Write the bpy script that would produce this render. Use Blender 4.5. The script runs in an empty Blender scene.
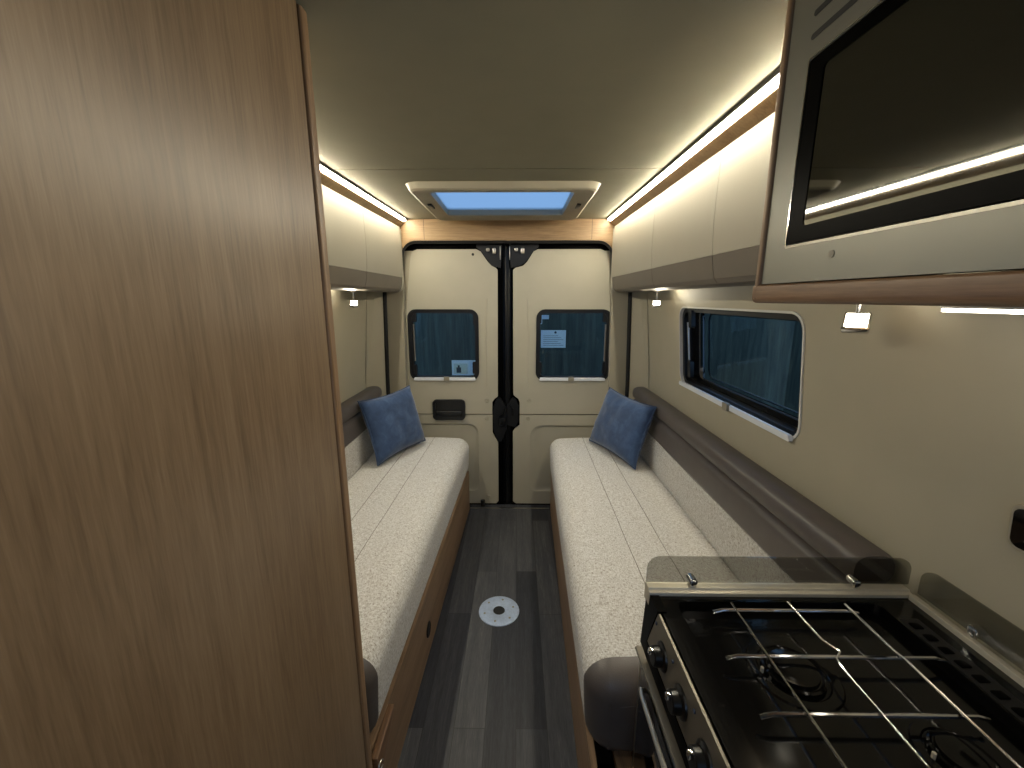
import bpy, bmesh, math, random
from mathutils import Vector, Matrix, noise
from mathutils.geometry import tessellate_polygon
random.seed(7)
scn = bpy.context.scene
COL = scn.collection
PI = math.pi
CX = -0.07                      # middle of the van


def mir(x): return 2 * CX - x

# ------------------------------------------------------------------ materials
MATS = {}


def srgb(r, g, b):
    f = lambda c: (c / 255 / 12.92) if c / 255 <= 0.04045 else ((c / 255 + 0.055) / 1.055) ** 2.4
    return (f(r), f(g), f(b), 1)


def new_mat(name):
    m = bpy.data.materials.new(name); m.use_nodes = True
    nt = m.node_tree
    b = nt.nodes['Principled BSDF']
    MATS[name] = m
    return m, nt, b


def N(nt, t, **kw):
    n = nt.nodes.new(t)
    for k, v in kw.items():
        if k in n.inputs: n.inputs[k].default_value = v
        else: setattr(n, k, v)
    return n


def coords(nt, scale=(1, 1, 1), rot=(0, 0, 0)):
    g = nt.nodes.new('ShaderNodeNewGeometry')
    mp = nt.nodes.new('ShaderNodeMapping')
    mp.inputs['Scale'].default_value = scale
    mp.inputs['Rotation'].default_value = rot
    nt.links.new(g.outputs['Position'], mp.inputs['Vector'])
    return mp.outputs['Vector']


def ramp(nt, fac, stops):
    r = nt.nodes.new('ShaderNodeValToRGB')
    el = r.color_ramp.elements
    while len(el) < len(stops): el.new(0.5)
    for e, (p, c) in zip(el, stops):
        e.position = p; e.color = c
    nt.links.new(fac, r.inputs['Fac'])
    return r.outputs['Color']


def bump(nt, b, h, strength, dist=0.002):
    n = nt.nodes.new('ShaderNodeBump')
    n.inputs['Strength'].default_value = strength
    n.inputs['Distance'].default_value = dist
    nt.links.new(h, n.inputs['Height'])
    nt.links.new(n.outputs['Normal'], b.inputs['Normal'])


def plain(name, col, rough=0.5, metal=0.0, var=0.06, nscale=9, spec=0.5, bmp=0.0, bscale=400, coat=0):
    m, nt, b = new_mat(name)
    nz = N(nt, 'ShaderNodeTexNoise', Scale=nscale, Detail=4.0)
    nt.links.new(coords(nt), nz.inputs['Vector'])
    lo = tuple(max(0, c * (1 - var)) for c in col[:3]) + (1,)
    hi = tuple(min(1, c * (1 + var)) for c in col[:3]) + (1,)
    nt.links.new(ramp(nt, nz.outputs['Fac'], [(0.3, lo), (0.7, hi)]), b.inputs['Base Color'])
    b.inputs['Roughness'].default_value = rough
    b.inputs['Metallic'].default_value = metal
    b.inputs['Specular IOR Level'].default_value = spec
    if coat: b.inputs['Coat Weight'].default_value = coat
    if bmp:
        n2 = N(nt, 'ShaderNodeTexNoise', Scale=bscale, Detail=3.0)
        nt.links.new(coords(nt), n2.inputs['Vector'])
        bump(nt, b, n2.outputs['Fac'], bmp, 0.001)
    return m


def wood(name, dark, mid, light, axis='z', rough=0.45, fine=1.0, rot=(0, 0, 0)):
    """grain runs along axis"""
    m, nt, b = new_mat(name)
    k = {'x': 0, 'y': 1, 'z': 2}[axis]
    def sc(a, l):
        s = [a, a, a]; s[k] = l; return tuple(s)
    n1 = N(nt, 'ShaderNodeTexNoise', Scale=1.0, Detail=6.0, Roughness=0.62, Distortion=0.6)
    nt.links.new(coords(nt, sc(14 * fine, 0.9), rot), n1.inputs['Vector'])
    n2 = N(nt, 'ShaderNodeTexNoise', Scale=1.0, Detail=3.0, Roughness=0.7)
    nt.links.new(coords(nt, sc(160 * fine, 9), rot), n2.inputs['Vector'])
    n3 = N(nt, 'ShaderNodeTexNoise', Scale=1.0, Detail=2.0)
    nt.links.new(coords(nt, sc(3, 0.6), rot), n3.inputs['Vector'])
    a = N(nt, 'ShaderNodeMath', operation='MULTIPLY_ADD'); a.inputs[1].default_value = 0.38
    nt.links.new(n2.outputs['Fac'], a.inputs[0]); 
    m1 = N(nt, 'ShaderNodeMath', operation='MULTIPLY'); m1.inputs[1].default_value = 0.42
    nt.links.new(n1.outputs['Fac'], m1.inputs[0])
    nt.links.new(m1.outputs[0], a.inputs[2])
    c = N(nt, 'ShaderNodeMath', operation='MULTIPLY_ADD'); c.inputs[1].default_value = 0.2
    nt.links.new(n3.outputs['Fac'], c.inputs[0]); nt.links.new(a.outputs[0], c.inputs[2])
    nt.links.new(ramp(nt, c.outputs[0], [(0.34, dark), (0.5, mid), (0.67, light)]), b.inputs['Base Color'])
    b.inputs['Roughness'].default_value = rough
    bump(nt, b, n2.outputs['Fac'], 0.12, 0.001)
    return m


wood('oak_panel', srgb(94, 74, 54), srgb(127, 105, 81), srgb(148, 126, 100), 'z', 0.36)
wood('oak_post', srgb(100, 76, 54), srgb(136, 108, 80), srgb(162, 134, 104), 'z', 0.4)
wood('oak_header', srgb(106, 80, 50), srgb(138, 111, 77), srgb(156, 130, 94), 'x', 0.45)
wood('oak_bench', srgb(94, 74, 56), srgb(138, 112, 86), srgb(160, 134, 106), 'y', 0.45)
wood('oak_rail', srgb(80, 58, 42), srgb(124, 94, 68), srgb(150, 118, 88), 'y', 0.4)
plain('wall_beige', srgb(170, 163, 142), 0.62, bmp=0.05, bscale=300, var=0.02)
plain('ceiling_beige', srgb(128, 123, 103), 0.75, bmp=0.12, bscale=500, var=0.03)
plain('door_beige', srgb(172, 167, 150), 0.55, var=0.02)
plain('pillar_beige', srgb(160, 153, 134), 0.6, var=0.02)
plain('locker_cream', srgb(166, 161, 146), 0.45, var=0.01)
plain('locker_band', srgb(112, 104, 94), 0.5, var=0.03)
plain('leather', srgb(88, 82, 79), 0.42, var=0.08, nscale=14, bmp=0.35, bscale=260)
plain('black_plastic', srgb(13, 14, 16), 0.4, var=0.1)
plain('black_gloss', srgb(7, 7, 8), 0.06, var=0.0, coat=0.4)
plain('black_paint', srgb(10, 11, 13), 0.35, var=0.05, spec=0.3)
plain('rubber', srgb(10, 10, 11), 0.6, var=0.05)
plain('dark_mirror', (0.13, 0.13, 0.12, 1), 0.03, 1.0, var=0.0)
plain('border_black', srgb(4, 4, 4), 0.3, var=0.0, spec=0.02)
plain('hob_enamel', srgb(5, 5, 5), 0.13, var=0.0, spec=0.3)
plain('satin_steel', srgb(196, 190, 174), 0.45, 0.55, var=0.05, nscale=40)
plain('panel_steel', srgb(128, 122, 110), 0.4, 0.7, var=0.08, nscale=25)
plain('rail_daylit', srgb(222, 226, 232), 0.35, var=0.01)  # bluish white stands for daylight on the window rails
plain('knob_black', srgb(14, 14, 14), 0.3, var=0.0)
plain('steel', srgb(190, 186, 176), 0.3, 1.0, var=0.06, nscale=30)
plain('chrome', srgb(225, 225, 225), 0.12, 1.0, var=0.0)
plain('fascia_silver', srgb(126, 125, 117), 0.36, 0.5, var=0.03, nscale=3)
plain('floor_steel', srgb(176, 192, 216), 0.42, 0.35, var=0.1, nscale=90)
plain('frame_cream', srgb(168, 162, 144), 0.4, var=0.02)
plain('frame_grey', srgb(140, 134, 118), 0.45, var=0.02)
plain('window_rim', srgb(206, 206, 200), 0.35, var=0.02)
plain('paper', srgb(205, 215, 228), 0.7, var=0.02)
def paper():
    m, nt, b = new_mat('thin_paper')
    b.inputs['Base Color'].default_value = srgb(225, 232, 240); b.inputs['Roughness'].default_value = 0.8
    t = nt.nodes.new('ShaderNodeBsdfTranslucent'); t.inputs[0].default_value = (0.95, 0.97, 1, 1)
    x = nt.nodes.new('ShaderNodeMixShader'); x.inputs[0].default_value = 0.8
    o = nt.nodes['Material Output']
    nt.links.new(b.outputs[0], x.inputs[1]); nt.links.new(t.outputs[0], x.inputs[2]); nt.links.new(x.outputs[0], o.inputs[0])


paper()
plain('ink', srgb(60, 70, 92), 0.7, var=0.02)
plain('outside_ground', srgb(70, 74, 76), 0.9, var=0.2)
plain('shadow_gap', srgb(40, 34, 28), 0.8, var=0.05)


def fabric():
    m, nt, b = new_mat('fabric_cream')
    n1 = N(nt, 'ShaderNodeTexNoise', Scale=1.0, Detail=3.0, Roughness=0.8)
    nt.links.new(coords(nt, (240, 95, 240)), n1.inputs['Vector'])
    n2 = N(nt, 'ShaderNodeTexNoise', Scale=1.0, Detail=2.0)
    nt.links.new(coords(nt, (90, 330, 90)), n2.inputs['Vector'])
    mx = N(nt, 'ShaderNodeMath', operation='MULTIPLY_ADD'); mx.inputs[1].default_value = 0.6
    nt.links.new(n1.outputs['Fac'], mx.inputs[0])
    m2 = N(nt, 'ShaderNodeMath', operation='MULTIPLY'); m2.inputs[1].default_value = 0.4
    nt.links.new(n2.outputs['Fac'], m2.inputs[0]); nt.links.new(m2.outputs[0], mx.inputs[2])
    nt.links.new(ramp(nt, mx.outputs[0], [(0.34, srgb(120, 110, 98)), (0.44, srgb(184, 180, 173)),
                                          (0.55, srgb(212, 211, 208)), (0.7, srgb(232, 232, 232))]), b.inputs['Base Color'])
    b.inputs['Roughness'].default_value = 0.9
    b.inputs['Specular IOR Level'].default_value = 0.2
    b.inputs['Sheen Weight'].default_value = 0.15
    bump(nt, b, mx.outputs[0], 0.8, 0.003)


def velvet():
    m, nt, b = new_mat('velvet_blue')
    n1 = N(nt, 'ShaderNodeTexNoise', Scale=16.0, Detail=5.0, Roughness=0.65, Distortion=0.4)
    nt.links.new(coords(nt), n1.inputs['Vector'])
    nt.links.new(ramp(nt, n1.outputs['Fac'], [(0.3, srgb(40, 61, 94)), (0.5, srgb(50, 73, 109)), (0.72, srgb(66, 90, 127))]), b.inputs['Base Color'])
    b.inputs['Roughness'].default_value = 0.85
    b.inputs['Sheen Weight'].default_value = 0.35
    b.inputs['Sheen Roughness'].default_value = 0.4
    n2 = N(nt, 'ShaderNodeTexNoise', Scale=380.0, Detail=2.0)
    nt.links.new(coords(nt), n2.inputs['Vector'])
    bump(nt, b, n2.outputs['Fac'], 0.3, 0.001)


def planks():
    m, nt, b = new_mat('vinyl_planks')
    g = coords(nt, (1, 1, 1), (0, 0, PI / 2))
    br = N(nt, 'ShaderNodeTexBrick', offset=0.37, offset_frequency=2, squash=1.0)
    br.inputs['Color1'].default_value = (0, 0, 0, 1); br.inputs['Color2'].default_value = (1, 1, 1, 1)
    br.inputs['Mortar'].default_value = (0, 0, 0, 1)
    br.inputs['Scale'].default_value = 1.0
    br.inputs['Mortar Size'].default_value = 0.0012
    br.inputs['Brick Width'].default_value = 0.92
    br.inputs['Row Height'].default_value = 0.118
    br.inputs['Bias'].default_value = 0.0
    nt.links.new(g, br.inputs['Vector'])
    n1 = N(nt, 'ShaderNodeTexNoise', Scale=1.0, Detail=6.0, Roughness=0.7, Distortion=0.7)
    nt.links.new(coords(nt, (38, 2.6, 38)), n1.inputs['Vector'])
    n2 = N(nt, 'ShaderNodeTexNoise', Scale=1.0, Detail=4.0, Roughness=0.75)
    nt.links.new(coords(nt, (260, 16, 260)), n2.inputs['Vector'])
    a = N(nt, 'ShaderNodeMath', operation='MULTIPLY_ADD'); a.inputs[1].default_value = 0.27; 
    nt.links.new(br.outputs['Color'], a.inputs[0])
    m1 = N(nt, 'ShaderNodeMath', operation='MULTIPLY'); m1.inputs[1].default_value = 0.45
    nt.links.new(n1.outputs['Fac'], m1.inputs[0]); nt.links.new(m1.outputs[0], a.inputs[2])
    c = N(nt, 'ShaderNodeMath', operation='MULTIPLY_ADD'); c.inputs[1].default_value = 0.4
    nt.links.new(n2.outputs['Fac'], c.inputs[0]); nt.links.new(a.outputs[0], c.inputs[2])
    col = ramp(nt, c.outputs[0], [(0.40, srgb(26, 28, 35)), (0.56, srgb(50, 51, 57)), (0.72, srgb(74, 75, 78)), (0.84, srgb(112, 111, 108))])
    mx = N(nt, 'ShaderNodeMix', data_type='RGBA')
    nt.links.new(br.outputs['Fac'], mx.inputs[0])
    nt.links.new(col, mx.inputs[6]); mx.inputs[7].default_value = srgb(30, 30, 32)
    nt.links.new(mx.outputs[2], b.inputs['Base Color'])
    b.inputs['Roughness'].default_value = 0.5
    bump(nt, b, n2.outputs['Fac'], 0.15, 0.001)


def fence_mat():
    m, nt, b = new_mat('fence_boards')
    n1 = N(nt, 'ShaderNodeTexNoise', Scale=1.0, Detail=5.0, Roughness=0.7)
    nt.links.new(coords(nt, (22, 22, 1.6)), n1.inputs['Vector'])
    nt.links.new(ramp(nt, n1.outputs['Fac'], [(0.3, srgb(50, 53, 44)), (0.5, srgb(70, 74, 62)), (0.72, srgb(90, 93, 78))]), b.inputs['Base Color'])
    b.inputs['Roughness'].default_value = 0.85


def glass(name, tint, ior=1.45, refl=(0.9, 0.95, 1, 1)):
    m = bpy.data.materials.new(name); m.use_nodes = True; MATS[name] = m
    nt = m.node_tree; nt.nodes.clear()
    o = nt.nodes.new('ShaderNodeOutputMaterial')
    t = nt.nodes.new('ShaderNodeBsdfTransparent'); t.inputs[0].default_value = tint
    g = nt.nodes.new('ShaderNodeBsdfGlossy'); g.inputs['Roughness'].default_value = 0.02
    g.inputs['Color'].default_value = refl
    f = nt.nodes.new('ShaderNodeFresnel'); f.inputs['IOR'].default_value = ior
    x = nt.nodes.new('ShaderNodeMixShader')
    ge = nt.nodes.new('ShaderNodeNewGeometry')
    iv = nt.nodes.new('ShaderNodeMath'); iv.operation = 'SUBTRACT'; iv.inputs[0].default_value = 1.0
    nt.links.new(ge.outputs['Backfacing'], iv.inputs[1])
    mu = nt.nodes.new('ShaderNodeMath'); mu.operation = 'MULTIPLY'
    nt.links.new(f.outputs[0], mu.inputs[0]); nt.links.new(iv.outputs[0], mu.inputs[1])
    nt.links.new(mu.outputs[0], x.inputs[0]); nt.links.new(t.outputs[0], x.inputs[1]); nt.links.new(g.outputs[0], x.inputs[2])
    nt.links.new(x.outputs[0], o.inputs[0])
    return m


def emit(name, col, s):
    m = bpy.data.materials.new(name); m.use_nodes = True; MATS[name] = m
    nt = m.node_tree; nt.nodes.clear()
    o = nt.nodes.new('ShaderNodeOutputMaterial'); e = nt.nodes.new('ShaderNodeEmission')
    e.inputs[0].default_value = col; e.inputs[1].default_value = s
    nt.links.new(e.outputs[0], o.inputs[0])


fabric(); velvet(); planks(); fence_mat()
glass('window_glass', (0.76, 0.86, 0.90, 1), 1.45, (0.55, 0.65, 0.70, 1))
glass('guard_glass', (0.66, 0.66, 0.64, 1), 1.4)
def acrylic():
    m = bpy.data.materials.new('roof_glass'); m.use_nodes = True; MATS['roof_glass'] = m
    nt = m.node_tree; nt.nodes.clear()
    o = nt.nodes.new('ShaderNodeOutputMaterial')
    t = nt.nodes.new('ShaderNodeBsdfTransparent'); t.inputs[0].default_value = (0.60, 0.66, 0.70, 1)
    g = nt.nodes.new('ShaderNodeBsdfTranslucent'); g.inputs[0].default_value = (0.6, 0.68, 0.72, 1)
    x = nt.nodes.new('ShaderNodeMixShader'); x.inputs[0].default_value = 0.35
    nt.links.new(t.outputs[0], x.inputs[1]); nt.links.new(g.outputs[0], x.inputs[2]); nt.links.new(x.outputs[0], o.inputs[0])


acrylic()
LEDC = (1.0, 0.915, 0.72, 1)
emit('led_diffuser', LEDC, 80.0)
emit('led_dots', (1.0, 0.92, 0.78, 1), 9.0)
emit('lamp_glow', (1.0, 0.93, 0.74, 1), 30.0)

# ------------------------------------------------------------------ mesh helpers


def face_of(bm, vs):
    try: return bm.faces.new(vs)
    except ValueError: return None


def box(bm, x0, x1, y0, y1, z0, z1, bevel=0, seg=2):
    t = bmesh.new()
    bmesh.ops.create_cube(t, size=1)
    for v in t.verts:
        v.co = Vector(((x0 + x1) / 2 + v.co.x * (x1 - x0), (y0 + y1) / 2 + v.co.y * (y1 - y0), (z0 + z1) / 2 + v.co.z * (z1 - z0)))
    if bevel:
        bmesh.ops.bevel(t, geom=list(t.edges), offset=bevel, segments=seg, profile=0.5, affect='EDGES')
    merge(bm, t)


def merge(bm, t, M=None):
    me = bpy.data.meshes.new('tmp'); t.to_mesh(me); t.free()
    if M is not None: me.transform(M)
    bm.from_mesh(me); bpy.data.meshes.remove(me)


def prism(bm, pts, axis, a, b, bevel=0, seg=2):
    """closed 2-D outline extruded along axis from a to b"""
    t = bmesh.new()
    def P3(u, v, w):
        return {'x': (w, u, v), 'y': (u, w, v), 'z': (u, v, w)}[axis]
    A = [t.verts.new(P3(u, v, a)) for u, v in pts]
    B = [t.verts.new(P3(u, v, b)) for u, v in pts]
    n = len(pts)
    t.faces.new(A); t.faces.new(B[::-1])
    for i in range(n): t.faces.new((A[i], B[i], B[(i + 1) % n], A[(i + 1) % n]))
    bmesh.ops.recalc_face_normals(t, faces=t.faces)
    if bevel:
        bmesh.ops.bevel(t, geom=list(t.edges), offset=bevel, segments=seg, profile=0.5, affect='EDGES', clamp_overlap=True)
    merge(bm, t)


def tube(bm, pts, r, seg=8, cap=True):
    pts = [Vector(p) for p in pts]
    rings = []
    n = len(pts)
    up0 = None
    for i, p in enumerate(pts):
        d = ((pts[min(i + 1, n - 1)] - p).normalized() + (p - pts[max(i - 1, 0)]).normalized())
        d.normalize()
        if up0 is None or abs(up0.dot(d)) > 0.98:
            up0 = Vector((0, 0, 1)) if abs(d.z) < 0.9 else Vector((1, 0, 0))
        s = d.cross(up0).normalized(); u = s.cross(d).normalized()
        up0 = u
        rings.append([bm.verts.new(p + r * (math.cos(2 * PI * k / seg) * s + math.sin(2 * PI * k / seg) * u)) for k in range(seg)])
    for a, b in zip(rings, rings[1:]):
        for k in range(seg): bm.faces.new((a[k], a[(k + 1) % seg], b[(k + 1) % seg], b[k]))
    if cap:
        bm.faces.new(rings[0][::-1]); bm.faces.new(rings[-1])


def lathe(bm, prof, center, axis=(0, 0, 1), seg=32):
    """prof: list of (r,h) ; revolved about axis"""
    q = Vector((0, 0, 1)).rotation_difference(Vector(axis).normalized())
    c = Vector(center); rings = []
    for r, h in prof:
        if r < 1e-6: rings.append([bm.verts.new(c + q @ Vector((0, 0, h)))])
        else: rings.append([bm.verts.new(c + q @ Vector((r * math.cos(2 * PI * k / seg), r * math.sin(2 * PI * k / seg), h))) for k in range(seg)])
    for a, b in zip(rings, rings[1:]):
        for k in range(seg):
            k2 = (k + 1) % seg
            if len(a) == 1 and len(b) > 1: face_of(bm, (a[0], b[k], b[k2]))
            elif len(b) == 1 and len(a) > 1: face_of(bm, (a[k], a[k2], b[0]))
            elif len(a) > 1: face_of(bm, (a[k], a[k2], b[k2], b[k]))


def rpoly(pts, rad, n=6):
    """round the corners of a polygon; rad one value or one per corner"""
    out = []
    m = len(pts)
    for i in range(m):
        r = rad[i] if isinstance(rad, (list, tuple)) else rad
        p = Vector(pts[i]); a = Vector(pts[i - 1]); b = Vector(pts[(i + 1) % m])
        if r <= 0: out.append(tuple(p)); continue
        da = (a - p).normalized(); db = (b - p).normalized()
        ang = da.angle(db)
        t = r / math.tan(ang / 2)
        p0 = p + da * t; p1 = p + db * t
        c = p + (da + db).normalized() * (r / math.sin(ang / 2))
        v0 = p0 - c; v1 = p1 - c
        tot = v0.angle_signed(v1)
        for k in range(n + 1):
            th = -tot * k / n
            out.append((c.x + v0.x * math.cos(th) - v0.y * math.sin(th), c.y + v0.x * math.sin(th) + v0.y * math.cos(th)))
    return out


def rrect(x0, x1, y0, y1, r, n=6):
    return rpoly([(x0, y0), (x1, y0), (x1, y1), (x0, y1)], r, n)


def plate(bm, outer, holes, w0, w1, mapf, cuts=()):
    """flat plate with holes, thickness w0..w1, mapped by mapf(u,v,w)->xyz; cuts = v heights to subdivide at"""
    t = bmesh.new()
    loops = [outer] + list(holes)
    flat = [p for l in loops for p in l]
    tris = tessellate_polygon([[Vector((p[0], p[1], 0)) for p in l] for l in loops])
    A = [t.verts.new((p[0], p[1], w0)) for p in flat]
    B = [t.verts.new((p[0], p[1], w1)) for p in flat]
    for tr in tris:
        face_of(t, [A[i] for i in tr]); face_of(t, [B[i] for i in tr][::-1])
    o = 0
    for l in loops:
        n = len(l)
        for i in range(n):
            a, b = o + i, o + (i + 1) % n
            face_of(t, (A[a], A[b], B[b], B[a]))
        o += n
    bmesh.ops.recalc_face_normals(t, faces=t.faces)
    bmesh.ops.dissolve_limit(t, angle_limit=0.01, verts=t.verts, edges=t.edges)
    for c in cuts:
        bmesh.ops.bisect_plane(t, geom=list(t.verts) + list(t.edges) + list(t.faces), plane_co=(0, c, 0), plane_no=(0, 1, 0))
    for v in t.verts: v.co = Vector(mapf(*v.co))
    bmesh.ops.recalc_face_normals(t, faces=t.faces)
    bmesh.ops.triangulate(t, faces=[f for f in t.faces if len(f.verts) > 4])
    merge(bm, t)


def ring(bm, outer, inner, w0, w1, mapf, cuts=()):
    plate(bm, outer, [inner], w0, w1, mapf, cuts)


# ------------------------------------------------------------------ object helpers
def wloc(o):
    v = Vector(o.location)
    while o.parent: o = o.parent; v += o.location
    return v


def obj(name, bm, mat, parent=None, smooth=30):
    if isinstance(mat, str): mat = MATS[mat]
    bmesh.ops.remove_doubles(bm, verts=bm.verts, dist=1e-6)
    me = bpy.data.meshes.new(name); bm.to_mesh(me); bm.free()
    me.materials.append(mat)
    o = bpy.data.objects.new(name, me); COL.objects.link(o)
    if parent is not None:
        me.transform(Matrix.Translation(-wloc(parent))); o.parent = parent
    else:
        xs = [v.co for v in me.vertices]
        lo = Vector((min(v[i] for v in xs) for i in range(3))); hi = Vector((max(v[i] for v in xs) for i in range(3)))
        c = Vector(((lo.x + hi.x) / 2, (lo.y + hi.y) / 2, lo.z))
        me.transform(Matrix.Translation(-c)); o.location = c
    if smooth:
        me.shade_smooth(); me.set_sharp_from_angle(angle=math.radians(smooth))
    return o


def empty(name, loc):
    o = bpy.data.objects.new(name, None); COL.objects.link(o); o.location = loc
    o.empty_display_size = 0.05
    return o


def tag(o, label, cat, group=None):
    o['label'] = label; o['category'] = cat
    if group: o['group'] = group
    return o


def struct(o):
    o['kind'] = 'structure'; return o


def mapY(Y):      # plate in the x,z plane; w grows towards the viewer (-y)
    return lambda u, v, w: (u, Y - w, v)


# ------------------------------------------------------------------ shell
ZC = 2.13
YB = 2.94
YF = -0.9


def wx(z):        # inner face of the right wall
    if z < 0.98: return 0.92
    if z < 1.18: return 0.92 - 0.095 * (z - 0.98) ** 2 / 0.4
    return 0.92 - 0.095 * (z - 1.08)


bm = bmesh.new(); box(bm, -1.2, 1.1, YF, YB + 0.06, -0.05, 0.0); struct(obj('floor', bm, 'vinyl_planks', smooth=0))
bm = bmesh.new(); plate(bm, [(-1.12, -0.02), (0.98, -0.02), (0.98, ZC + 0.02), (-1.12, ZC + 0.02)], [rrect(-0.55, 0.40, 0.95, 1.75, 0.06)], 0, 0.03, mapY(YF))
struct(obj('light_block_front', bm, 'wall_beige'))  # unseen bulkhead, added to cut sky fill from the open front
# ceiling with the roof-hatch opening
bm = bmesh.new()
SKX0, SKX1, SKY0, SKY1 = -0.43, 0.28, 2.15, 2.72
plate(bm, [(-1.1, 1.855), (0.96, 1.855), (0.96, YB + 0.05), (-1.1, YB + 0.05)],
      [rrect(SKX0 - 0.02, SKX1 + 0.02, SKY0 - 0.02, SKY1 + 0.02, 0.03)], 0, 0.03, lambda u, v, w: (u, v, ZC + w))
box(bm, -1.1, 0.96, YF, 1.845, ZC, ZC + 0.03)
box(bm, -1.1, 0.96, 1.84, 1.86, ZC + 0.004, ZC + 0.03)
struct(obj('ceiling', bm, 'ceiling_beige', smooth=0))

CUTS = [0.98, 1.03, 1.08, 1.13, 1.18]
WY0, WY1, WZ0, WZ1 = 1.27, 2.25, 1.143, 1.558
wh = rrect(WY0, WY1, WZ0, WZ1, 0.065)
for side in (1, -1):
    f = (lambda u, v, w: (wx(v) + w, u, v)) if side == 1 else (lambda u, v, w: (mir(wx(v) + w), u, v))
    bm = bmesh.new()
    y1 = 2.80
    plate(bm, [(YF, 0), (y1, 0), (y1, ZC), (YF, ZC)], [wh], 0, 0.05, f, CUTS)
    struct(obj('wall_right' if side == 1 else 'wall_left', bm, 'wall_beige'))
    # rear corner lining panel, set across the corner
    bm = bmesh.new()
    x0, x1 = (0.917, 0.812)
    A = [(x0, 2.803), (x1, 2.925), (x1 + 0.02, 2.945), (x0 + 0.03, 2.81)]
    A2 = [(x0 - 0.09, 2.803), (x1 - 0.032, 2.925), (x1 - 0.012, 2.945), (x0 - 0.06, 2.81)]
    if side == -1:
        A = [(mir(u) , v) for u, v in A]; A2 = [(mir(u), v) for u, v in A2]
    lo = [bm.verts.new((u, v, 0)) for u, v in A]; mi = [bm.verts.new((u, v, 1.0)) for u, v in A]; hi = [bm.verts.new((u, v, 2.12)) for u, v in A2]
    for a, b in ((lo, mi), (mi, hi)):
        for k in range(4): bm.faces.new((a[k], a[(k + 1) % 4], b[(k + 1) % 4], b[k]))
    bm.faces.new(lo); bm.faces.new(hi)
    bmesh.ops.recalc_face_normals(bm, faces=bm.faces)
    struct(obj('trim_1' if side == 1 else 'trim_2', bm, 'wall_beige', smooth=0))
    # black rubber seal down the pillar
    bm = bmesh.new()
    if side == 1: tube(bm, [(0.806, 2.927, 0.4), (0.804, 2.927, 1.0), (0.784, 2.927, 1.72)], 0.014, 8)
    else: tube(bm, [(-0.946, 2.927, 0.4), (-0.944, 2.927, 1.0), (-0.924, 2.927, 1.72)], 0.014, 8)
    struct(obj('trim_3' if side == 1 else 'trim_4', bm, 'rubber'))

# back frame around the doors
opening = rpoly([(-0.835, -0.02), (0.695, -0.02), (0.655, 1.985), (-0.795, 1.985)], [0, 0, 0.10, 0.10], 8)
bm = bmesh.new()
plate(bm, [(-1.15, -0.04), (1.02, -0.04), (1.02, 2.12), (-1.15, 2.12)], [opening], -0.045, 0, mapY(YB))
struct(obj('wall_back', bm, 'pillar_beige'))
# oak header board over the doors
op2 = rpoly([(-0.81, 1.0), (0.67, 1.0), (0.658, 1.99), (-0.798, 1.99)], [0, 0, 0.105, 0.105], 8)
i0 = [p for p in op2 if p[1] > 1.5]
bm = bmesh.new()
arch = [(0.80, 1.735), (0.80, 2.128), (-0.93, 2.128), (-0.93, 1.735), (-0.806, 1.735)] + i0[::-1] + [(0.665, 1.735)]
plate(bm, arch, [], 0.001, 0.016, mapY(YB))
hd = struct(obj('trim_5', bm, 'oak_header'))
bm = bmesh.new()
for x in (-0.632, 0.505): box(bm, x - 0.0012, x + 0.0012, YB - 0.0168, YB - 0.014, 1.995, 2.127)
obj('joint_line', bm, 'shadow_gap', hd, 0)
# rubber arch seal of the opening
bm = bmesh.new()
seal = [(x, YB + 0.004, z) for x, z in opening if z > 1.0]
seal = [(0.668, YB + 0.004, 1.70)] + seal + [(-0.808, YB + 0.004, 1.70)]
tube(bm, seal, 0.013, 8)
struct(obj('trim_6', bm, 'rubber'))
# black body shell seen between and around the doors
bm = bmesh.new()
box(bm, -0.165, -0.072, YB + 0.105, YB + 0.13, -0.03, 2.03)
box(bm, -0.066, 0.03, YB + 0.105, YB + 0.13, -0.03, 2.03)
box(bm, -0.088, -0.05, YB + 0.075, YB + 0.104, -0.03, 2.0, 0.008)
struct(obj('trim_7', bm, 'black_paint', smooth=30))
bm = bmesh.new(); box(bm, -0.83, 0.69, YB + 0.01, YB + 0.14, 1.99, 2.04)
for xa, xb in ((-0.90, -0.80), (0.66, 0.76)): box(bm, xa, xb, YB + 0.098, YB + 0.14, -0.04, 2.04)
struct(obj('trim_8', bm, 'black_paint', smooth=0))
bm = bmesh.new(); box(bm, -0.83, 0.69, YB + 0.0, YB + 0.14, -0.05, -0.005, 0.004)
th = struct(obj('trim_9', bm, 'black_plastic'))
bm = bmesh.new(); box(bm, -0.36, 0.255, YB - 0.012, YB + 0.002, 0.0, 0.004, 0.001)
struct(obj('trim_10', bm, 'steel'))

# ------------------------------------------------------------------ rear doors
YD = 3.0


def window_set(parent_name, outer, mapf, n, strut_side, y_dir):
    pass


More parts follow.
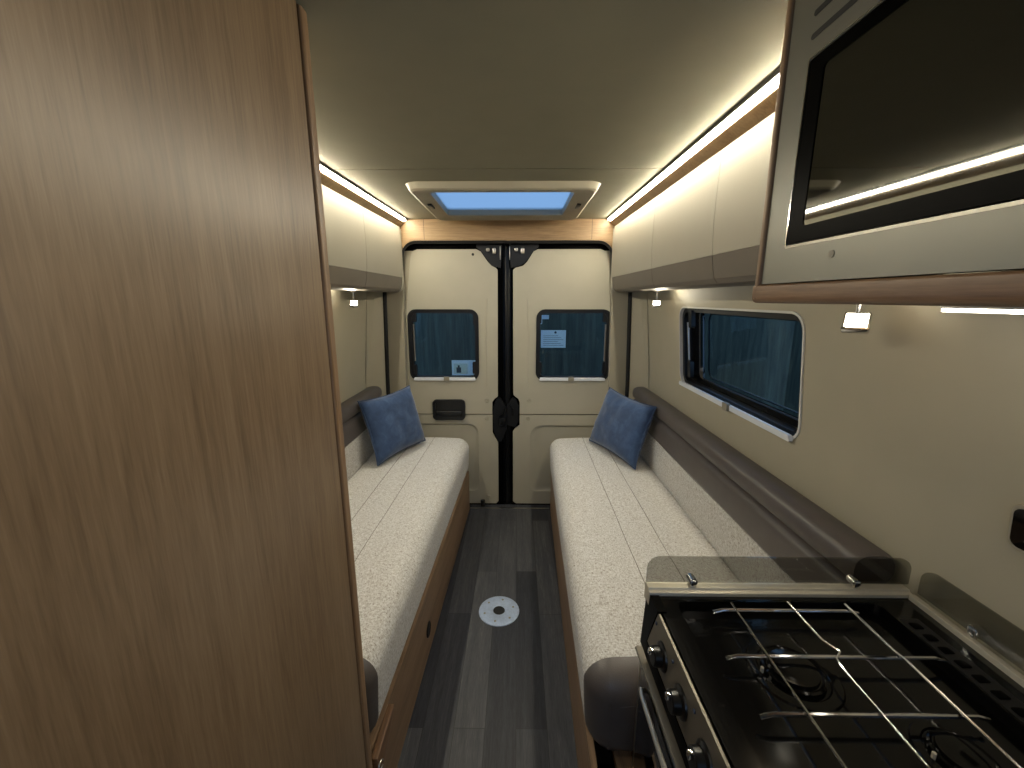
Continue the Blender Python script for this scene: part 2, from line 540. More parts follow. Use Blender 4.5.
def door(side):
    """side -1 left door, +1 right door; built from the left one's outline"""
    root = struct(empty('door_1' if side == -1 else 'door_2', (-0.45 if side == -1 else 0.32, YD, 0)))
    if side == -1:
        cx = lambda x: x
        up = [(-0.802, 0.749), (-0.184, 0.749), (-0.184, 0.84), (-0.165, 0.868), (-0.142, 0.885), (-0.137, 1.80), (-0.150, 1.815), (-0.178, 1.828),
              (-0.205, 1.855), (-0.255, 1.925), (-0.285, 1.94), (-0.70, 1.94), (-0.738, 1.925), (-0.752, 1.87), (-0.797, 1.52)]
        lowp = [(-0.80, 0.015), (-0.16, 0.015), (-0.142, 0.035), (-0.142, 0.525), (-0.158, 0.55), (-0.184, 0.60), (-0.184, 0.741), (-0.802, 0.741)]
        win = rrect(-0.787, -0.282, 1.012, 1.524, 0.055)
        rec = rpoly([(-0.79, 0.12), (-0.292, 0.12), (-0.292, 0.672), (-0.79, 0.672)], [0.02, 0.05, 0.075, 0.02])
        recin = rpoly([(-0.79, 0.135), (-0.345, 0.135), (-0.305, 0.659), (-0.79, 0.659)], [0.02, 0.04, 0.065, 0.02])
    else:
        up = [(0.665, 0.749), (0.022, 0.749), (0.022, 0.84), (0.012, 0.868), (-0.012, 0.885), (-0.026, 0.9), (-0.028, 1.80), (-0.012, 1.815), (0.042, 1.828),
              (0.07, 1.855), (0.115, 1.925), (0.145, 1.94), (0.56, 1.94), (0.60, 1.925), (0.615, 1.87), (0.662, 1.52)]
        lowp = [(0.665, 0.015), (-0.005, 0.015), (-0.028, 0.035), (-0.028, 0.61), (-0.012, 0.635), (0.022, 0.66), (0.022, 0.741), (0.665, 0.741)]
        win = rrect(0.144, 0.69 - 0.035, 1.012, 1.524, 0.055)
        rec = rpoly([(0.655, 0.12), (0.105, 0.12), (0.105, 0.66), (0.655, 0.66)], [0.02, 0.05, 0.085, 0.02])
        recin = rpoly([(0.655, 0.135), (0.20, 0.135), (0.12, 0.645), (0.655, 0.645)], [0.02, 0.04, 0.075, 0.02])
    if side == 1:
        up = up[::-1]; lowp = lowp[::-1]; rec = rec[::-1]; recin = recin[::-1]
        win = rrect(0.144, 0.655 + 0.02, 1.012, 1.524, 0.055)
        up = [(x + 0.02 if x > 0.5 else x, z) for x, z in up]; lowp = [(x + 0.02 if x > 0.5 else x, z) for x, z in lowp]
    # metal door skin
    bm = bmesh.new()
    xa, xb = (-0.83, -0.10) if side == -1 else (-0.042, 0.69)
    # skin with window opening
    sk = rpoly([(xa, -0.01), (xb, -0.01), (xb if side == -1 else xb - 0.03, 1.99), (xa + 0.03 if side == -1 else xa, 1.99)], 0.02)
    plate(bm, sk, [rrect(min(p[0] for p in win) + 0.01, max(p[0] for p in win) - 0.02, 1.02, 1.515, 0.05)], -0.035, -0.004, mapY(YD))
    obj('door_skin', bm, 'border_black', root)
    # beige return between the panel edge and the door frame
    bm = bmesh.new()
    E = [(-0.80, 0.015, -0.845), (-0.80, 1.52, -0.845), (-0.75, 1.88, -0.815), (-0.735, 1.93, -0.80)]
    if side == 1: E = [(0.683, 0.015, 0.715), (0.68, 1.52, 0.705), (0.632, 1.88, 0.68), (0.615, 1.93, 0.66)]
    A = [bm.verts.new((x, YD - 0.004, z)) for x, z, q in E]; B = [bm.verts.new((q, YD + 0.002, z)) for x, z, q in E]
    C = [bm.verts.new((q, YD + 0.014, z)) for x, z, q in E]
    for k in range(3):
        bm.faces.new((A[k], A[k + 1], B[k + 1], B[k])); bm.faces.new((B[k], B[k + 1], C[k + 1], C[k]))
    obj('side_return', bm, 'pillar_beige', root)
    bm = bmesh.new()
    plate(bm, up, [win], -0.002, 0.012, mapY(YD))
    p1 = obj('upper_panel', bm, 'door_beige', root)
    bm = bmesh.new()
    plate(bm, lowp, [rec], -0.002, 0.012, mapY(YD))
    # recess floor, sloping in
    t = bmesh.new()
    nn = len(rec)
    A = [t.verts.new((x, YD - 0.012, z)) for x, z in rec]; B = [t.verts.new((x, YD + 0.0, z)) for x, z in recin]
    for i in range(nn): face_of(t, (A[i], A[(i + 1) % nn], B[(i + 1) % nn], B[i]))
    face_of(t, B)
    merge(bm, t)
    p2 = obj('lower_panel', bm, 'door_beige', root)
    # moulded ridge lines on the upper panel (raised middle field)
    bm = bmesh.new()
    xr = -0.225 if side == -1 else 0.085
    tube(bm, [(xr, YD - 0.011, 0.95), (xr, YD - 0.0115, 1.35), (xr - 0.01 * side, YD - 0.011, 1.6)], 0.004, 8)
    obj('moulded_ridge', bm, 'door_beige', root)
    # clips
    for (x, z) in ([(-0.224, 0.854), (-0.226, 0.713), (-0.218, 0.071)] if side == -1 else [(0.092, 0.855), (0.086, 0.714)]):
        bm = bmesh.new()
        lathe(bm, [(0.017, 0.0), (0.017, 0.003), (0.013, 0.005), (0.010, 0.001), (0.0, 0.001)], (x, YD - 0.012, z), (0, -1, 0), 20)
        obj('trim_clip', bm, 'frame_cream', root)
    # hinge-side latch fixing plate at the top inner corner
    bm = bmesh.new()
    xm = -0.135 if side == -1 else 0.0
    if side == -1: pl = [(-0.285, 1.955), (-0.25, 1.925), (-0.20, 1.855), (-0.175, 1.83), (-0.115, 1.815), (-0.105, 1.97), (-0.285, 1.975)]
    else: pl = [(0.15, 1.975), (-0.05, 1.97), (-0.045, 1.815), (0.02, 1.83), (0.06, 1.855), (0.11, 1.925), (0.15, 1.955)]
    plate(bm, pl, [], 0.0, 0.006, mapY(YD))
    cp = obj('corner_plate', bm, 'black_plastic', root)
    for dx, h in ((-0.022, 0.028), (0.022, 0.045)):
        bm = bmesh.new()
        x = (-0.182 if side == -1 else 0.016) + dx
        box(bm, x - 0.012, x + 0.012, YD - 0.028, YD - 0.004, 1.925 - (h - 0.028), 1.925 + 0.022, 0.006, 3)
        obj('striker', bm, 'steel', cp)
    bm = bmesh.new()
    x = -0.118 if side == -1 else -0.052
    box(bm, x - 0.003, x + 0.003, YD - 0.01, YD - 0.002, 1.87, 1.96, 0.001)
    obj('latch_strip', bm, 'steel', cp)
    # central lock
    bm = bmesh.new()
    if side == -1:
        lk = rpoly([(-0.178, 0.62), (-0.145, 0.53), (-0.115, 0.53), (-0.078, 0.62), (-0.078, 0.80), (-0.125, 0.88), (-0.155, 0.86), (-0.178, 0.80)], 0.012, 3)
    else:
        lk = rpoly([(-0.073, 0.66), (-0.01, 0.645), (0.014, 0.69), (0.014, 0.81), (-0.005, 0.86), (-0.03, 0.88), (-0.073, 0.82)], 0.012, 3)
    plate(bm, lk, [], -0.02, 0.014, mapY(YD))
    lo = obj('door_lock', bm, 'black_plastic', root)
    bm = bmesh.new()
    if side == -1:
        tube(bm, [(-0.13, YD - 0.022, 0.73), (-0.10, YD - 0.035, 0.755), (-0.085, YD - 0.03, 0.80)], 0.008, 8)
        box(bm, -0.13, -0.085, YD - 0.03, YD - 0.014, 0.66, 0.72, 0.005)
    else:
        tube(bm, [(-0.055, YD - 0.022, 0.83), (-0.03, YD - 0.03, 0.79), (-0.03, YD - 0.025, 0.74)], 0.007, 8)
    obj('lock_lever', bm, 'black_paint', lo)
    if side == -1:
        bm = bmesh.new()
        ring(bm, rrect(-0.632, -0.388, 0.705, 0.862, 0.03), rrect(-0.612, -0.408, 0.735, 0.845, 0.02), 0.010, 0.032, mapY(YD))
        plate(bm, rrect(-0.62, -0.40, 0.715, 0.85, 0.02), [], 0.012, 0.016, mapY(YD))
        box(bm, -0.61, -0.41, YD - 0.034, YD - 0.018, 0.735, 0.775, 0.008, 3)
        h = obj('door_handle', bm, 'black_plastic', root)
        h['label'] = 'black recessed grab handle'
        bm = bmesh.new()
        lathe(bm, [(0.009, 0), (0.009, 0.004), (0, 0.004)], (-0.309, YD - 0.012, 1.905), (0, -1, 0), 14)
        obj('screw_cap', bm, 'rubber', root)
        bm = bmesh.new()
        tube(bm, [(-0.265, YD - 0.03, 0.005), (-0.265, YD - 0.03, 0.05)], 0.017, 12)
        obj('door_stop', bm, 'black_plastic', root)
    return win


def hinged_window(name, win, mapf, lit_hi, strut_left, inner_pad=0.012, depthdir=1, rim='window_rim', bar=True, latch_u=None, strut=None, stay=None, black_side=None):
    """framed pane in an opening; mapf(u,v,w): w>0 towards the room"""
    us = [p[0] for p in win]; vs = [p[1] for p in win]
    u0, u1, v0, v1 = min(us), max(us), min(vs), max(vs)
    c = mapf((u0 + u1) / 2, v0, 0)
    root = struct(empty(name, c))
    dp = 0.0 if rim != 'window_rim' else -0.03
    def rr(d, r): return rrect(u0 + d, u1 - d, v0 + d, v1 - d, r)
    bm = bmesh.new(); ring(bm, rr(-0.004, 0.062), rr(0.004, 0.056), -0.012, 0.015 if rim != 'window_rim' else 0.004, mapf, CUTS)
    obj('window_frame', bm, 'black_plastic' if rim != 'window_rim' else 'window_rim', root)
    bm = bmesh.new(); ring(bm, rr(0.004, 0.05), rr(0.024, 0.04), -0.045 + dp, 0.006 + dp * 0.6, mapf, CUTS)
    obj('inner_frame', bm, 'black_plastic', root)
    bm = bmesh.new(); plate(bm, rr(0.006, 0.05), [], -0.04 + dp, -0.034 + dp, mapf, CUTS)
    obj('pane', bm, 'window_glass', root)
    if bar:   # bottom rail, its pale colour carrying the daylight that falls on it
        bm = bmesh.new()
        A = [(u0 + 0.02, v0 - 0.004), (u1 - 0.02, v0 - 0.004), (u1 - 0.028, v0 + 0.018), (u0 + 0.028, v0 + 0.018)]
        plate(bm, rpoly(A, 0.006, 3), [], 0.006, 0.019, mapf)
        obj('bottom_rail', bm, 'rail_daylit', root)
        lu = latch_u if latch_u is not None else (u0 + u1) / 2
        bm = bmesh.new(); plate(bm, rrect(lu - 0.02, lu + 0.02, v0 - 0.008, v0 + 0.026, 0.006), [], 0.016, 0.03, mapf)
        obj('latch', bm, 'frame_grey', root)
    # stays and catches
    for (ua, va, ub, vb) in (stay or []):
        bm = bmesh.new()
        tube(bm, [mapf(ua, va, -0.012), mapf(ub, vb, -0.012)], 0.007, 8)
        obj('stay', bm, 'steel', root)
    for (uc, vc) in (strut or []):
        bm = bmesh.new(); plate(bm, rrect(uc - 0.018, uc + 0.018, vc - 0.045, vc + 0.045, 0.01), [], -0.02, 0.0, mapf)
        obj('catch', bm, 'black_plastic', root)
    return root


wl = door(-1)
w1 = hinged_window('window_1', wl, lambda u, v, w: (u, YD - 0.004 - w, v), 1, True, rim='black',
                   latch_u=-0.52, stay=[(-0.755, 1.15, -0.755, 1.42)], strut=[(-0.30, 1.46), (-0.31, 1.10), (-0.76, 1.08), (-0.75, 1.48)])
wr = door(1)
w2 = hinged_window('window_2', wr, lambda u, v, w: (u, YD - 0.004 - w, v), 1, False, rim='black',
                   latch_u=0.40, stay=[(0.645, 1.15, 0.645, 1.42)], strut=[(0.165, 1.10), (0.65, 1.10), (0.64, 1.48), (0.16, 1.47)])
# side windows
fr = lambda u, v, w: (wx(v) - w, u, v)
fl = lambda u, v, w: (mir(wx(v) - w), u, v)
for name, f in (('window_3', fr), ('window_4', fl)):
    r = hinged_window(name, wh, f, 1, True, latch_u=1.70, stay=[(2.16, 1.27, 2.17, 1.48)], strut=[(2.14, 1.24), (2.12, 1.50)])
    bm = bmesh.new()
    plate(bm, rrect(2.09, 2.235, 1.165, 1.54, 0.03), [], -0.062, -0.052, f, CUTS)     # black printed edge behind the stay
    plate(bm, rrect(1.29, 2.235, 1.155, 1.20, 0.02), [], -0.062, -0.052, f, CUTS)
    obj('printed_border', bm, 'black_gloss', r)
    bm = bmesh.new(); loop = rrect(1.315, 2.07, 1.21, 1.53, 0.045); tube(bm, [f(u, v, -0.074) for u, v in loop + loop[:1]], 0.0045, 6)
    obj('outer_bead', bm, 'black_plastic', r)

# paper sheet, scrap and pale rectangle with dark figure, outside the rear panes
bm = bmesh.new(); box(bm, 0.178, 0.362, YD + 0.046, YD + 0.047, 1.245, 1.375)
pn = tag(obj('paper_notice', bm, 'thin_paper', None, 0), 'pale landscape sheet of paper taped on the right rear door window', 'notice')
bm = bmesh.new()
for k in range(6): box(bm, 0.195, 0.345 - (k % 3) * 0.02, YD + 0.0452, YD + 0.046, 1.262 + k * 0.014, 1.2645 + k * 0.014)
lathe(bm, [(0.0, 0.0), (0.009, 0.0), (0.009, 0.0008), (0.0, 0.0008)], (0.285, YD + 0.046, 1.358), (0, -1, 0), 14)
obj('print', bm, 'ink', pn, 0)
bm = bmesh.new(); box(bm, 0.165, 0.235, YD + 0.046, YD + 0.047, 1.455, 1.485)
box(bm, 0.165, 0.185, YD + 0.046, YD + 0.047, 1.42, 1.455)
tag(obj('tape_scrap', bm, 'thin_paper', None, 0), 'small white torn scrap in the top corner of the right rear window', 'tape')
bm = bmesh.new(); box(bm, -0.49, -0.30, YD + 0.046, YD + 0.047, 1.03, 1.15, 0)
st = tag(obj('window_patch', bm, 'thin_paper', None, 0), 'small rectangular sticker low in the corner of the left rear window', 'patch')
bm = bmesh.new(); box(bm, -0.475, -0.37, YD + 0.045, YD + 0.046, 1.045, 1.125)
obj('white_field', bm, 'paper', st, 0)
bm = bmesh.new(); box(bm, -0.455, -0.42, YD + 0.044, YD + 0.045, 1.055, 1.095); box(bm, -0.445, -0.43, YD + 0.044, YD + 0.045, 1.095, 1.112)
obj('dark_figure', bm, 'ink', st, 0)

# ------------------------------------------------------------------ roof hatch
sk = empty('roof_hatch', ((SKX0 + SKX1) / 2, (SKY0 + SKY1) / 2, 2.095))
tag(sk, 'rectangular roof window with cream surround in the ceiling above the rear doors', 'skylight')
bm = bmesh.new()
o1 = rrect(-0.53, 0.395, 2.03, 2.835, 0.07); o2 = rrect(-0.515, 0.38, 2.045, 2.82, 0.06)
o3 = rrect(-0.44, 0.29, 2.14, 2.72, 0.03)
o4 = rrect(SKX0, SKX1, SKY0, SKY1 - 0.01, 0.025)
lv = [(o1, ZC + 0.0005), (o2, ZC - 0.026), (rrect(-0.505, 0.37, 2.06, 2.81, 0.055), ZC - 0.032)]
rings = [[bm.verts.new((x, y, z)) for x, y in o] for o, z in lv]
for a, b in zip(rings, rings[1:]):
    for k in range(len(a)): bm.faces.new((a[k], a[(k + 1) % len(a)], b[(k + 1) % len(a)], b[k]))
obj('surround', bm, 'frame_cream', sk)
bm = bmesh.new()
lv = [(rrect(-0.505, 0.37, 2.06, 2.81, 0.055), ZC - 0.032), (o3, ZC - 0.022), (o4, ZC - 0.02), (o4, ZC + 0.02)]
rings = [[bm.verts.new((x, y, z)) for x, y in o] for o, z in lv]
for a, b in zip(rings, rings[1:]):
    for k in range(len(a)): bm.faces.new((a[k], a[(k + 1) % len(a)], b[(k + 1) % len(a)], b[k]))
obj('inner_frame', bm, 'frame_grey', sk)
bm = bmesh.new()
plate(bm, rrect(SKX0 - 0.005, SKX1 + 0.005, SKY0 - 0.005, SKY1, 0.025), [], 0, 0.006, lambda u, v, w: (u, v, ZC + 0.012 + w))
obj('pane', bm, 'roof_glass', sk)
for x in (-0.475, 0.335):
    bm = bmesh.new(); box(bm, x - 0.012, x + 0.012, 2.36, 2.46, ZC - 0.036, ZC - 0.024, 0.004)
    obj('catch', bm, 'black_plastic', sk)
bm = bmesh.new(); box(bm, -0.42, 0.27, 2.145, 2.158, ZC - 0.018, ZC - 0.004, 0.003)
obj('blind_bar', bm, 'window_rim', sk)

# ------------------------------------------------------------------ overhead lockers
def locker(side):
    m = (lambda x: x) if side == 1 else mir
    y0, y1 = (0.868, 2.905) if side == 1 else (0.915, 2.905)
    root = tag(empty('overhead_locker', (m(0.76), (y0 + y1) / 2, 1.64)),
               'long cream overhead locker with dark lower band above the right bench' if side == 1 else
               'long cream overhead locker with dark lower band above the left bench', 'overhead locker', 'overhead lockers')
    def xm(pts): return [(m(x), z) for x, z in pts]
    xin = lambda z: wx(z) - 0.004
    bm = bmesh.new()
    pr = [(0.672, 1.672), (0.69, 1.652), (0.72, 1.648), (xin(1.648), 1.648), (xin(2.06), 2.06), (xin(2.127), 2.127), (0.662, 2.127), (0.662, 1.75)]
    prism(bm, xm(pr), 'y', y0, y1, 0.0)
    obj('carcass', bm, 'locker_band', root, 20)
    divs = [y1, 2.085, 1.46, y0] if side == 1 else [y1, 2.28, 1.66, y0]
    face = [(0.650, 2.074), (0.6475, 2.0), (0.645, 1.93), (0.6445, 1.86), (0.646, 1.80), (0.650, 1.746)]
    band = [(0.650, 1.745), (0.656, 1.70), (0.664, 1.668), (0.677, 1.652), (0.70, 1.645)]
    for a, b in zip(divs, divs[1:]):
        bm = bmesh.new()
        pp = face + [(x + 0.013, z) for x, z in face[::-1]]
        prism(bm, xm(pp), 'y', b + 0.0015, a - 0.0015)
        d = obj('locker_door', bm, 'locker_cream', root, 20)
        bm = bmesh.new()
        pp = band + [(0.70, 1.651), (0.680, 1.660), (0.672, 1.675), (0.668, 1.70), (0.661, 1.745)]
        prism(bm, xm(pp), 'y', b + 0.0015, a - 0.0015)
        obj('dark_band', bm, 'locker_band', d, 20)
    # rounded end cap by the rear doors
    bm = bmesh.new()
    cap = rpoly([(0.645, 2.062), (0.645, 1.646), (xin(1.65), 1.646), (xin(2.06), 2.062)], [0.0, 0.05, 0.02, 0.0], 5)
    prism(bm, xm(cap), 'y', y1 + 0.0005, y1 + 0.010, 0)
    obj('end_cap', bm, 'locker_cream', root, 20)
    # cornice
    bm = bmesh.new()
    pr = [(0.618, 2.103), (0.652, 2.078), (0.661, 2.076), (0.661, 2.129), (0.618, 2.129)]
    prism(bm, xm(pr), 'y', y0, y1 + 0.012)
    c = obj('cornice', bm, 'oak_header', root, 20)
    c['label'] = 'oak cornice strip'
    bm = bmesh.new(); prism(bm, xm([(0.594, 2.129), (0.598, 2.119), (0.618, 2.119), (0.618, 2.129)]), 'y', y0, y1 + 0.012)
    obj('lamp_channel', bm, 'black_plastic', c, 20)
    # light strip: a thing of its own
    bm = bmesh.new()
    pr = [(0.602, 2.1185), (0.6025, 2.112), (0.605, 2.1095), (0.6172, 2.107), (0.6172, 2.1185)]
    prism(bm, xm(pr), 'y', y0 + 0.002, y1 - 0.02)
    strip = tag(obj('light_strip', bm, 'led_diffuser', None, 20),
        'glowing warm ' + ('light strip along the top of the right overhead locker' if side == 1 else 'light strip along the top of the left overhead locker'),
        'light strip', 'ceiling light strips')
    # the locker fronts run slightly out of parallel with the aisle
    k = 0.009 if side == 1 else 0.033
    done = set()
    for o in list(root.children_recursive) + [strip]:
        if o.data.name in done: continue
        done.add(o.data.name); off = wloc(o)
        for v in o.data.vertices:
            X = v.co.x + off.x; Y = v.co.y + off.y
            if abs(X - CX) < 0.82: v.co.x += side * k * (2.905 - Y)


locker(1); locker(-1)


def reading_lamp(x, y, z, ztop, s, label, tilt, square=True):
    root = tag(empty('reading_lamp', (x, y, z - s / 2)), label, 'lamp', 'reading lamps')
    bm = bmesh.new(); lathe(bm, [(0.0, 0), (0.02, 0), (0.02, -0.008), (0.0, -0.008)], (x, y, ztop), (0, 0, 1), 16)
    obj('mount', bm, 'chrome', root)
    bm = bmesh.new(); tube(bm, [(x, y, ztop - 0.006), (x, y, z + s * 0.4)], 0.005, 8)
    obj('stem', bm, 'chrome', root)
    R = Matrix.Translation((x, y, z)) @ Matrix.Rotation(tilt[1], 4, 'Z') @ Matrix.Rotation(tilt[0], 4, 'X')
    t = bmesh.new(); box(t, -s / 2, s / 2, -s * 0.18, s * 0.18, -s / 2, s / 2, s * 0.08, 2)
    bm = bmesh.new(); merge(bm, t, R)
    obj('lamp_head', bm, 'chrome', root)
    t = bmesh.new(); box(t, -s * 0.4, s * 0.4, -s * 0.2, -s * 0.15, -s * 0.4, s * 0.4, s * 0.02, 1)
    bm = bmesh.new(); merge(bm, t, R)
    obj('lens', bm, 'lamp_glow', root)
    ld = bpy.data.lights.new('reading_light', 'SPOT'); ld.energy = 3.2; ld.color = (1, 0.9, 0.68); ld.spot_size = 2.6; ld.spot_blend = 0.9
    ld.shadow_soft_size = 0.02
    lo = bpy.data.objects.new('reading_light', ld); COL.objects.link(lo); lo.parent = root
    d = (R.to_3x3() @ Vector((0, -1, -0.1))).normalized()
    lo.location = Vector((x, y, z)) + d * 0.03 - root.location
    lo.rotation_euler = d.to_track_quat('-Z', 'Y').to_euler()
    return root


reading_lamp(0.785, 2.36, 1.572, 1.646, 0.044, 'small lit reading lamp under the right locker, near the rear doors', (-0.9, -0.3))
reading_lamp(mir(0.785), 2.36, 1.572, 1.646, 0.044, 'small lit reading lamp under the left locker, near the rear doors', (-0.9, 0.3))
reading_lamp(0.80, 0.985, 1.545, 1.646, 0.052, 'square lit reading lamp under the locker beside the microwave cabinet', (-0.75, -0.75))

# ------------------------------------------------------------------ benches
def xfR(y): return 0.262 - 0.0254 * (2.94 - y)
def xfL(y): return -0.363 - 0.0281 * (2.94 - y)


def bench(side):
    m = (lambda x: x) if side == 1 else mir
    xf = xfR if side == 1 else xfL
    word = 'right' if side == 1 else 'left'
    y0 = 0.915 if side == -1 else 0.89
    y1 = 2.92
    back = m(0.905)
    root = tag(empty('bench', ((xf(1.9) + back) / 2, (y0 + y1) / 2, 0)),
               'oak-fronted bench box under the %s cushion' % word, 'bench', 'bench boxes')
    def quad(bm, ya, yb, xo, xi_off, z0, z1):
        # board along the aisle following the slightly splayed front
        vs = []
        for y in (ya, yb):
            for x, z in ((xf(y) + side * xo, z0), (xf(y) + side * xo, z1), (xf(y) + side * xi_off, z1), (xf(y) + side * xi_off, z0)):
                vs.append(bm.verts.new((x, y, z)))
        for f in ((0, 1, 2, 3), (7, 6, 5, 4), (0, 4, 5, 1), (1, 5, 6, 2), (2, 6, 7, 3), (3, 7, 4, 0)): bm.faces.new([vs[i] for i in f])
        bmesh.ops.recalc_face_normals(bm, faces=bm.faces)
    bm = bmesh.new(); quad(bm, y0, y1, 0.0, 0.018, 0.001, 0.316)
    obj('front_panel', bm, 'oak_bench', root, 0)
    bm = bmesh.new()
    a, b = sorted((xf(y0) + side * 0.02, back)); box(bm, a, b, y0, y0 + 0.016, 0.001, 0.314)
    obj('end_panel', bm, 'oak_bench', root, 0)
    bm = bmesh.new()
    a, b = sorted((xf(2.0) + side * 0.045, back)); box(bm, a, b, y0 + 0.018, y1 - 0.005, 0.29, 0.315)
    obj('top_board', bm, 'oak_bench', root, 0)
    if side == -1:
        bm = bmesh.new()
        yv, zv = 1.60, 0.125
        lathe(bm, [(0.0, 0.002), (0.026, 0.002), (0.030, 0.005), (0.034, 0.003), (0.034, -0.002)], (xf(yv), yv, zv), (1, 0, 0), 24)
        obj('vent_plug', bm, 'rubber', root)
        bm = bmesh.new()
        A = [(0.925, 0.312), (1.09, 0.312), (1.09, 0.295), (0.925, 0.20)]
        prism(bm, [(y, z) for y, z in A], 'x', xf(1.0) + 0.001, xf(1.0) + 0.022, 0.002)
        obj('flap_handle', bm, 'oak_rail', root)
        bm = bmesh.new()
        c = Vector((xf(0.95) + 0.03, 0.93, 0.285))
        tube(bm, [c + 0.012 * Vector((0.2 * math.cos(t), math.cos(t), math.sin(t))) for t in [k * PI / 8 for k in range(15)]], 0.0025, 6)
        obj('catch_ring', bm, 'steel', root)
    # seat cushion
    ov = 0.020
    z0, z1 = 0.318, 0.602
    xb = m(0.806)
    cr = tag(empty('seat_cushion', ((xf(1.9) + xb) / 2, 1.9, z0)),
             'long cream woven seat cushion with brown leather end on the %s bench' % word, 'cushion', 'seat cushions')
    ya, yb = 0.912, 2.905
    t = bmesh.new()
    w = abs(xb - xf(1.9)) + ov
    bmesh.ops.create_cube(t, size=1)
    for v in t.verts: v.co = Vector((v.co.x * w, v.co.y * (yb - ya), v.co.z * (z1 - z0)))
    bmesh.ops.bevel(t, geom=[e for e in t.edges if not all(q.co.x * side > w * 0.49 for q in e.verts)], offset=0.078, segments=8, profile=0.5, affect='EDGES')
    for k in range(1, 28):
        bmesh.ops.bisect_plane(t, geom=list(t.verts) + list(t.edges) + list(t.faces), plane_co=(0, (k / 28 - 0.5) * (yb - ya), 0), plane_no=(0, 1, 0))
    for k in range(1, 10):
        bmesh.ops.bisect_plane(t, geom=list(t.verts) + list(t.edges) + list(t.faces), plane_co=((k / 10 - 0.5) * w, 0, 0), plane_no=(1, 0, 0))
    ys = 0.985
    bmesh.ops.bisect_plane(t, geom=list(t.verts) + list(t.edges) + list(t.faces), plane_co=(0, ys - (ya + yb) / 2, 0), plane_no=(0, 1, 0))
    seam_s = (0.42, 0.66)
    for v in t.verts:
        y = v.co.y + (ya + yb) / 2
        s = side * v.co.x / w + 0.5            # 0 front .. 1 back
        xfr = xf(y) - side * ov
        zz = v.co.z
        x = xfr + (xb - xfr) * s
        top = max(0, zz / (z1 - z0) * 2)
        # soft crown and slight sag, front leans in towards the bottom
        z = zz + (z0 + z1) / 2
        if zz > 0: z += 0.012 * top * math.sin(PI * min(max(s, 0), 1)) + 0.003 * noise.noise(Vector((x * 5, y * 3, 0))) * top
        if s < 0.1: x += side * 0.016 * max(0, (-zz / (z1 - z0) + 0.3))
        v.co = Vector((x, y, z))
    bmesh.ops.recalc_face_normals(t, faces=t.faces)
    if t.faces and sum(f.calc_center_median().dot(f.normal) for f in t.faces if f.normal.z > 0.9) < 0:
        bmesh.ops.reverse_faces(t, faces=t.faces)
    t2 = t.copy()
    bmesh.ops.delete(t, geom=[f for f in t.faces if f.calc_center_median().y < ys], context='FACES')
    bmesh.ops.delete(t2, geom=[f for f in t2.faces if f.calc_center_median().y >= ys], context='FACES')
    obj('fabric_cover', t, 'fabric_cream', cr, 60)
    le = obj('leather_end', t2, 'leather', cr, 60)
    le['label'] = 'brown leather end of the cushion'
    # crease in the leather end
    bm = bmesh.new()
    pts = []
    for k in range(12):
        s = 0.12 + 0.5 * k / 11
        x = xf(ya) + (xb - xf(ya)) * s
        pts.append((x, ya + 0.003, z1 - 0.085 + 0.012 * math.sin(PI * k / 11)))
    tube(bm, pts, 0.004, 6)
    obj('piping', bm, 'leather', cr)
    # two long seams
    for s in seam_s:
        bm = bmesh.new(); pts = []
        for k in range(40):
            y = ys + (yb - 0.05 - ys) * k / 39
            xfr = xf(y) - side * ov
            x = xfr + (xb - xfr) * s
            z = z1 + 0.012 * math.sin(PI * s) + 0.003 * noise.noise(Vector((x * 5, y * 3, 0))) - 0.0005
            pts.append((x + 0.002 * noise.noise(Vector((y * 4, s * 9, 0))), y, z))
        tube(bm, pts, 0.0016, 6)
        obj('seam', bm, 'locker_band', cr)
    # backrest
    yA, yB_ = (0.885, 2.82) if side == 1 else (0.935, 2.82)
    br = tag(empty('backrest', (m(0.86), 1.85, 0.56)),
             'low backrest of cream weave with a brown leather top, along the %s wall' % word, 'backrest', 'backrests')
    bm = bmesh.new(); prism(bm, [(m(x), z) for x, z in rpoly([(0.810, 0.33), (0.810, 0.56), (0.806, 0.795), (0.913, 0.795), (0.913, 0.33)], 0, 4)], 'y', yA, yB_)
    obj('fabric_panel', bm, 'fabric_cream', br, 40)
    bm = bmesh.new()
    prism(bm, [(m(x), z) for x, z in rpoly([(0.801, 0.797), (0.812, 0.915), (0.913, 0.915), (0.913, 0.797)], [0.01, 0.04, 0.01, 0.0], 6)], 'y', yA, yB_, 0)
    obj('leather_top', bm, 'leather', br, 40)
    # bolster roll
    bo = bmesh.new()
    n = 20
    secs = []
    for (y, k) in [(yA, 0.9), (yA + 0.01, 1), (yB_ - 0.035, 1), (yB_ - 0.02, 0.97), (yB_ - 0.007, 0.85), (yB_ - 0.001, 0.6)]:
        r = []
        for i in range(n):
            a = 2 * PI * i / n
            ex = 0.054 * math.copysign(abs(math.cos(a)) ** 0.75, math.cos(a)); ez = 0.044 * math.copysign(abs(math.sin(a)) ** 0.75, math.sin(a))
            x = 0.861 + k * ex; z = 0.960 + k * ez
            x = min(x, wx(z) - 0.001)
            r.append(bo.verts.new((m(x), y, z)))
        secs.append(r)
    for a, b in zip(secs, secs[1:]):
        for i in range(n): bo.faces.new((a[i], a[(i + 1) % n], b[(i + 1) % n], b[i]))
    bo.faces.new(secs[0]); bo.faces.new(secs[-1])
    bmesh.ops.recalc_face_normals(bo, faces=bo.faces)
    tag(obj('bolster', bo, 'leather', None, 50), 'long brown leather bolster roll lying on the %s backrest' % word, 'bolster', 'wall bolsters')


bench(1); bench(-1)


